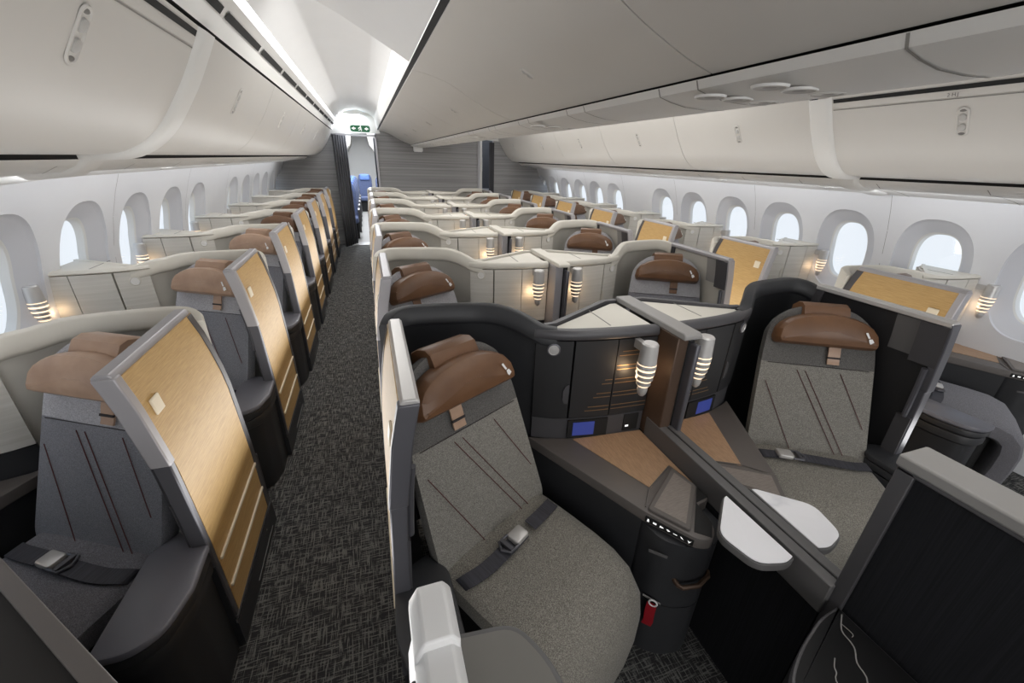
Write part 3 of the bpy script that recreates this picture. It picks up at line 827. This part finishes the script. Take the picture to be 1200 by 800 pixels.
WE = [-2.6, -.57, .83, 2.18, 3.55, 4.92, 6.29, 7.66, 9.17]
cnt = ['behind the camera', 'beside the camera', 'nearest the camera', 'second from the camera', 'third from the camera', 'fourth from the camera', 'fifth from the camera', 'farthest, at the bulkhead']
for side, sg in (('left', 1), ('right', -1)):
    for i in range(1, len(WE)-1):
        g = .05 if i == 3 else 0
        o = make_bin(WPROF, WE[i]+g, WE[i+1], sg, 'white overhead bin door above the %s windows, %s' % (side, cnt[i]), 'bins over the %s windows' % side, .36, WE[i]+.62 if i == 2 else None)
    # raised rib between the first two bays
    rib = list(WPROF)+[(-1.03, -.060), (-1.08, -.090), (-1.2, -.105), (-1.36, -.132)]
    n_ = normals2(rib); rings = []
    for y, o_ in ((2.085, -.012), (2.09, .004), (2.105, .016), (2.12, .02), (2.205, .02), (2.22, .016), (2.235, .004), (2.24, -.012)):
        rings.append([(p[0]-q[0]*o_, y, p[1]-q[1]*o_) for p, q in zip(rib, n_)])
    b = MB(mir(sg)); b.loft(rings, 0, closed=False); trim(b.build(tname(), 'white', angle=50))
    # slot and seam across the top of the two nearest bay doors
    b = MB(mir(sg))
    for p_, q_, m_ in (((-.533, .396), (-.543, .377), 0), ((-.5605, .343), (-.5625, .339), 1)):
        b.loft([[(p_[0]+.003, y, p_[1]-.0), (q_[0]+.003, y, q_[1])] for y in (-.5, 2.08)], m_, closed=False)
    trim(b.build(tname(), ['seam', 'greyseam'], smooth=False))
CE = [-2.6, -.65, 1.05, 2.75, 4.1, 5.45, 6.8, 7.98, 9.17]
cc = ['behind the camera', 'overhead at the right edge', 'nearest the camera', 'second from the camera', 'third from the camera', 'fourth from the camera', 'fifth from the camera', 'farthest, at the bulkhead']
for side, sg in (('left', 1), ('right', -1)):
    for i in range(1, len(CE)-1):
        make_bin(CPROF, CE[i], CE[i+1], sg, 'white centre overhead bin on its %s side, %s' % (side, cc[i]), 'centre bins, %s side' % side, .62, {2: 1.82}.get(i))
# small bin number on the near right door
cu = bpy.data.curves.new('bin_number', 'FONT'); cu.body = '2 H\u2009J'; cu.size = .024; cu.extrude = .0005
# reading-light clusters
def cluster(x, z, y, sg, slope, label, big=1):
    T0 = mir(sg); r = empty('reading_light_unit', T0((x, y, z)), label, 'reading light', 'overhead reading lights')
    L = r.location.copy(); T = lambda p: tuple(Vector(T0(p))-L)
    ax = Vector((sin(slope), 0, -cos(slope)))
    for k in range(3):
        d = (k-1)*.10*big; m = MB(T); c = (x-d*cos(slope), y, z-d*sin(slope))
        m.lathe([(.044*big, -.004), (.042*big, .0015), (.037*big, .002), (.030*big, -.001), (.016*big, .0005), (.001, .001)], c, ax, 20, ms=[0, 0, 1, 1, 2])
        m.build('light', ['white', 'latchgrey', 'greylight'], r)
k = 0
for y in (.87, 1.06, 2.35, 3.9, 5.3, 6.8): cluster(1.02, .176, y, 1, 0, 'round reading lights under the centre bins, %s from the camera' % ('first', 'second', 'third', 'fourth', 'fifth', 'sixth')[k], .95); k += 1
k = 0
for y in (2.45, 3.55, 4.7): 
    for side, sg in (('left', 1), ('right', -1)): cluster(-1.2, -.106, y, sg, .16, 'small reading lights under the %s bins, %s from the camera' % (side, ('first', 'second', 'third')[k]), .75)
    k += 1
# ------------------------------------------------------------------ rear bulkheads
def wallpanel(name, pts, y, m, th=.05):
    b = MB(); b.loft([[(x, yy, z) for x, z in pts] for yy in (y, y+th)]); o = b.build(name, m, smooth=False); structure(o); return o
wallpanel('wall_rear_center', [(.255, 0), (2.29, 0), (2.29, 2.2), (.255, 2.2)], YB, 'bulk')
wallpanel('wall_rear_left', [(-1.75, 0), (-.42, 0), (-.42, 2.06), (-.55, 2.2), (-1.75, 2.2)], YB, 'bulk')
wallpanel('wall_rear_right', [(2.62, 0), (3.95, 0), (3.95, 2.2), (2.72, 2.2), (2.62, 2.06)], YB, 'bulk')
for i, (xa, xb, z1) in enumerate(((.225, .262, 2.1), (2.285, 2.315, 2.12))):
    b = MB(); b.box(xa, xb, YB-.03, YB+.06, 0, z1); trim(b.build(tname(), 'lilac', bevel=.005))
b = MB(); b.box(-.47, .26, YB-.03, YB+.05, 2.035, 2.07); trim(b.build(tname(), 'lilac'))
# camera/lamp stub under the centre bin at the bulkhead
b = MB(); b.bprism(rpoly([(-.09, -.05), (.09, -.05), (.09, .05), (-.09, .05)], .03), 0, .12, .02)
tag(b.build('ceiling_lamp_stub', 'whiteplastic', loc=(1.02, 8.95, 1.795)), 'white box lamp under the centre bins, by the rear bulkhead', 'lamp')
# exit sign: running figure between two arrows
r = empty('exit_sign', (-.02, 8.95, 2.155), 'green running-man exit sign above the left aisle doorway', 'sign')
b = MB(); b.loft([[(x, y, z) for x, z in rpoly([(-.22, -.07), (.22, -.07), (.22, .07), (-.22, .07)], .06, 6)] for y in (0, .03)]); b.build('sign_board', 'exitgreen', r, smooth=False)
b = MB()
for s_ in (-1, 1):
    b.add([(s_*.19, -.003, 0), (s_*.13, -.003, .035), (s_*.13, -.003, -.035)], [(0, 1, 2)]); b.box(min(s_*.13, s_*.10), max(s_*.13, s_*.10), -.004, -.002, -.012, .012)
b.lathe([(.014, 0), (.014, .002)], (.012, -.003, .045), (0, -1, 0), 12)
for q in ([(0, .03), (.012, -.005)], [(.0, .025), (-.03, .012), (-.035, -.008)], [(.006, .025), (.03, .005)], [(.012, -.005), (.03, -.025), (.022, -.055)], [(.01, -.005), (-.01, -.03), (-.04, -.035)]):
    b.tube([(x, -.003, z) for x, z in q], .008, 6)
b.build('running_man_symbol', 'icon', r); r.scale = (.8, 1, .8)
# curtains
def curtain(xa, xb, ya, yb, label):
    b = MB(); rows = []
    for k in range(49):
        t = k/48; x = xa+(xb-xa)*t; y = ya+(yb-ya)*t+.022*sin(t*2*pi*6)
        rows.append([(x-.12*f*(1-t)*0, y-.0*f, z) for z, f in ((.03, 1), (.5, .8), (1.0, .4), (1.6, 0), (2.03, 0))])
    b.loft(rows, 0, closed=False); o = b.build('curtain', 'curtain'); 
    so = o.modifiers.new('thick', 'SOLIDIFY'); so.thickness = .006
    return tag(o, label, 'curtain')
curtain(-.52, -.30, 8.72, 9.12, 'grey curtain drawn back on the left side of the left doorway')
curtain(.20, .235, 9.28, 9.5, 'dark curtain edge on the right side of the left doorway')
curtain(2.50, 2.62, 9.05, 9.12, 'grey curtain beside the right doorway to the galley')
# ------------------------------------------------------------------ beyond the bulkhead
b = MB(); b.box(-1.75, -1.72, YB+.06, 18, 0, 2.4); structure(b.build('wall_rear_cabin_left', 'white'))
b = MB(); b.box(2.35, 2.4, YB+.06, 18, 0, 2.4); structure(b.build('wall_rear_cabin_right', 'white'))
b = MB(); b.box(-1.75, 2.4, 18, 18.05, 0, 2.6); structure(b.build('wall_rear_cabin_end', 'white'))
b = MB(); b.box(-1.75, 2.4, YB+.06, 18, 2.42, 2.45); structure(b.build('ceiling_rear_cabin', 'ceil'))
for sx, nm in ((-1, 'left'), (1, 'right')):
    r_ = [(-.10+sx*.26, 2.40), (-.10+sx*.30, 2.05), (-.10+sx*.48, 1.78), (-.10+sx*1.1, 1.7), (-.10+sx*1.1, 2.4)]
    b = MB(); b.loft([[(x, y, z) for x, z in r_] for y in (9.6, 17.8)]); tag(b.build('rear_cabin_bins', 'bin'), 'white overhead bins along the %s of the rear cabin aisle' % nm, 'overhead bin')
def make_eco():
    r = empty('economy_seat', (0, 0, 0), '', 'seat')
    b = MB(); b.pillow(rpoly([(-.21, .40), (.21, .40), (.22, 1.0), (.18, 1.12), (-.18, 1.12), (-.22, 1.0)], .05), lambda u, v, d: (u, .05+(v-.4)*.2-d, v), .05, .06, 0, .01, .03)
    b.build('backrest', 'ecoseat', r)
    b = MB(); b.pillow(rpoly([(-.15, .96), (.15, .96), (.15, 1.14), (-.15, 1.14)], .04), lambda u, v, d: (u, -.02+(v-.4)*.2-d, v), .03, .03, 0, .01, .02); b.build('headrest', 'ecoblue', r)
    b = MB(); b.bprism(rpoly([(-.22, -.42), (.22, -.42), (.22, .06), (-.22, .06)], .05), .34, .46, .03); b.build('seat_cushion', 'ecoseat', r)
    for s_ in (-1, 1):
        b = MB(); b.bprism(rpoly([(s_*.235-.025, -.3), (s_*.235+.025, -.3), (s_*.235+.025, .1), (s_*.235-.025, .1)], .02), .56, .62, .01); b.box(s_*.235-.015, s_*.235+.015, -.1, .0, .1, .56)
        b.build('armrest', 'grey', r)
    b = MB(); b.box(-.2, .2, -.3, 0, 0, .34); b.build('base', 'rubber', r)
    return r
eco = None
for j, y in enumerate((10.1, 11.0, 11.9, 12.8, 13.7)):
    for sx, nm in ((-.47, 'left'), (.46, 'right')):
        o = eco if eco is None and False else (copy_tree(eco) if eco else None)
        if o is None: eco = o = make_eco()
        o.location = (sx, y, 0)
        tag(o, 'blue-grey economy seat through the left doorway, %s on its %s side' % (('first', 'second', 'third', 'fourth', 'fifth')[j], nm), 'seat', 'economy seats beyond the doorway')
o = copy_tree(eco); o.location = (-.06, 15.2, 0); tag(o, 'blue-grey economy seat straight down the left aisle, farthest of those through the doorway', 'seat', 'economy seats beyond the doorway')
# galley glimpse through the right doorway
r = empty('galley_unit', (2.55, 10.2, 0), 'dark galley unit with small screen beyond the right doorway', 'galley')
b = MB(); b.box(-.3, .55, 0, .5, 0, 2.3); b.build('cabinet', 'gun', r, bevel=.01)
b = MB(); b.box(-.16, .06, -.02, .0, 1.50, 1.68); b.build('wall_screen', 'rubber', r, bevel=.005)
b = MB(); b.box(-.2, .1, -.012, .0, 1.44, 1.74); b.build('screen_frame', 'greylight', r, bevel=.004)
b = MB(); b.box(-.2, .5, -.25, .0, 1.02, 1.06); b.build('counter', 'lilac', r, bevel=.004)

# ------------------------------------------------------------------ bin number
cu.materials.append(M['latchdark'])
to = bpy.data.objects.new('bin_number', cu); COL.objects.link(to)
bpy.context.view_layer.update()
me = bpy.data.meshes.new_from_object(to); COL.objects.unlink(to); bpy.data.objects.remove(to)
nb = None
for o in COL.objects:
    if o.get('label') == 'white overhead bin door above the right windows, nearest the camera': nb = o
t = bpy.data.objects.new('bin_number', me); COL.objects.link(t); t.parent = nb
p = Vector((-.5555, .3535)); q = Vector((-.5655, .333)); d = (q-p).normalized()
pos = Vector((2*CX-p.x, 1.52, p.y+EYE))-Vector(nb.location)
# text runs towards -Y, its up direction runs up the door
up = Vector((d.x, 0, -d.y)).normalized(); rt = Vector((0, -1, 0)); nz = rt.cross(up)
t.matrix_local = Matrix(((rt.x, up.x, nz.x, pos.x-.006), (rt.y, up.y, nz.y, pos.y), (rt.z, up.z, nz.z, pos.z-.002), (0, 0, 0, 1)))

# ------------------------------------------------------------------ light
def area(name, loc, rot, sx, sy, e, c=(1, 1, 1), spread=180):
    l = bpy.data.lights.new(name, 'AREA'); l.shape = 'RECTANGLE'; l.size = sx; l.size_y = sy; l.energy = e; l.color = c; l.spread = radians(spread)
    o = bpy.data.objects.new(name, l); COL.objects.link(o); o.location = loc; o.rotation_euler = rot; return o
area('aisle_ceiling_light', (-.1, 3.1, 2.44), (0, 0, 0), .5, 8, 54, (1, .99, .97))
area('aisle_ceiling_light', (2.3, 3.1, 2.44), (0, 0, 0), .5, 8, 54, (1, .99, .97))
area('front_fill_light', (.9, -2.3, 1.5), (radians(92), 0, 0), 3.8, 1.6, 62, (1, .99, .98))  # fill added behind the camera to brighten the cabin
area('bin_underside_fill', (-.33, 4.4, .5), (pi, 0, 0), .3, 8, 36, (1, .99, .97))  # added fill aimed upwards to brighten the bin undersides
area('bin_underside_fill', (2.5, 4.4, .5), (pi, 0, 0), .3, 8, 36, (1, .99, .97))  # same added upward fill, right aisle
area('centre_seat_fill', (1.1, 4.0, 1.865), (0, 0, 0), .3, 9, 26, (1, .98, .95))  # added fill below the centre bins to brighten the middle seats
area('sidewall_light', (-1.2, 3.4, 1.58), (0, radians(38), 0), .10, 10, 19, (.95, .97, 1))
area('sidewall_light', (3.4, 3.4, 1.58), (0, radians(-38), 0), .10, 10, 19, (.95, .97, 1))
area('rear_cabin_light', (-.15, 12.5, 2.40), (0, 0, 0), .3, 7, 260, (.88, .93, 1))
area('galley_light', (2.5, 9.7, 2.38), (0, 0, 0), .3, .4, 3)
for i in range(5):
    for side, (x0, sg, dy, w) in SIDES.items():
        win = side in ('left', 'right')
        l = bpy.data.lights.new('lamp_glow', 'POINT'); l.energy = (.34 if i == 0 else .2) if not win else .10; l.color = (1, .70, .42); l.shadow_soft_size = .025
        o = bpy.data.objects.new('lamp_glow', l); COL.objects.link(o)
        o.location = (x0+sg*(.93 if not win else .95), dy+PITCH*i+1.19, .93 if not win else .90)
# pale sky outside the windows
w = bpy.data.worlds.new('sky'); SC.world = w; w.use_nodes = True; nt = w.node_tree
bg = nt.nodes['Background']; tc = nt.nodes.new('ShaderNodeTexCoord'); sp = nt.nodes.new('ShaderNodeSeparateXYZ'); rp = nt.nodes.new('ShaderNodeValToRGB')
nt.links.new(tc.outputs['Generated'], sp.inputs[0]); nt.links.new(sp.outputs['Z'], rp.inputs[0]); nt.links.new(rp.outputs[0], bg.inputs[0])
e = rp.color_ramp.elements; e[0].position = 0; e[0].color = (.84, .90, .97, 1); e[1].position = .35; e[1].color = (.60, .76, .95, 1)
bg.inputs[1].default_value = 1.05
# ------------------------------------------------------------------ camera
pit, yaw, roll = radians(24.0728), radians(19.1761), radians(1.9418)
fw = Vector((sin(yaw)*cos(pit), cos(yaw)*cos(pit), -sin(pit))); rt0 = Vector((cos(yaw), -sin(yaw), 0)); up0 = rt0.cross(fw)
rt = cos(roll)*rt0+sin(roll)*up0; up = cos(roll)*up0-sin(roll)*rt0
cam = bpy.data.cameras.new('camera'); co = bpy.data.objects.new('camera', cam); COL.objects.link(co)
co.matrix_world = Matrix(((rt.x, up.x, -fw.x, 0), (rt.y, up.y, -fw.y, 0), (rt.z, up.z, -fw.z, EYE), (0, 0, 0, 1)))
cam.sensor_fit = 'HORIZONTAL'; cam.sensor_width = 36; cam.lens = 36*474.16/1200; cam.clip_start = .02
SC.camera = co
SC.cycles.use_denoising = True
SC.cycles.max_bounces = 8; SC.cycles.diffuse_bounces = 5
SC.view_settings.view_transform = 'Standard'
SC.view_settings.exposure = 0.0
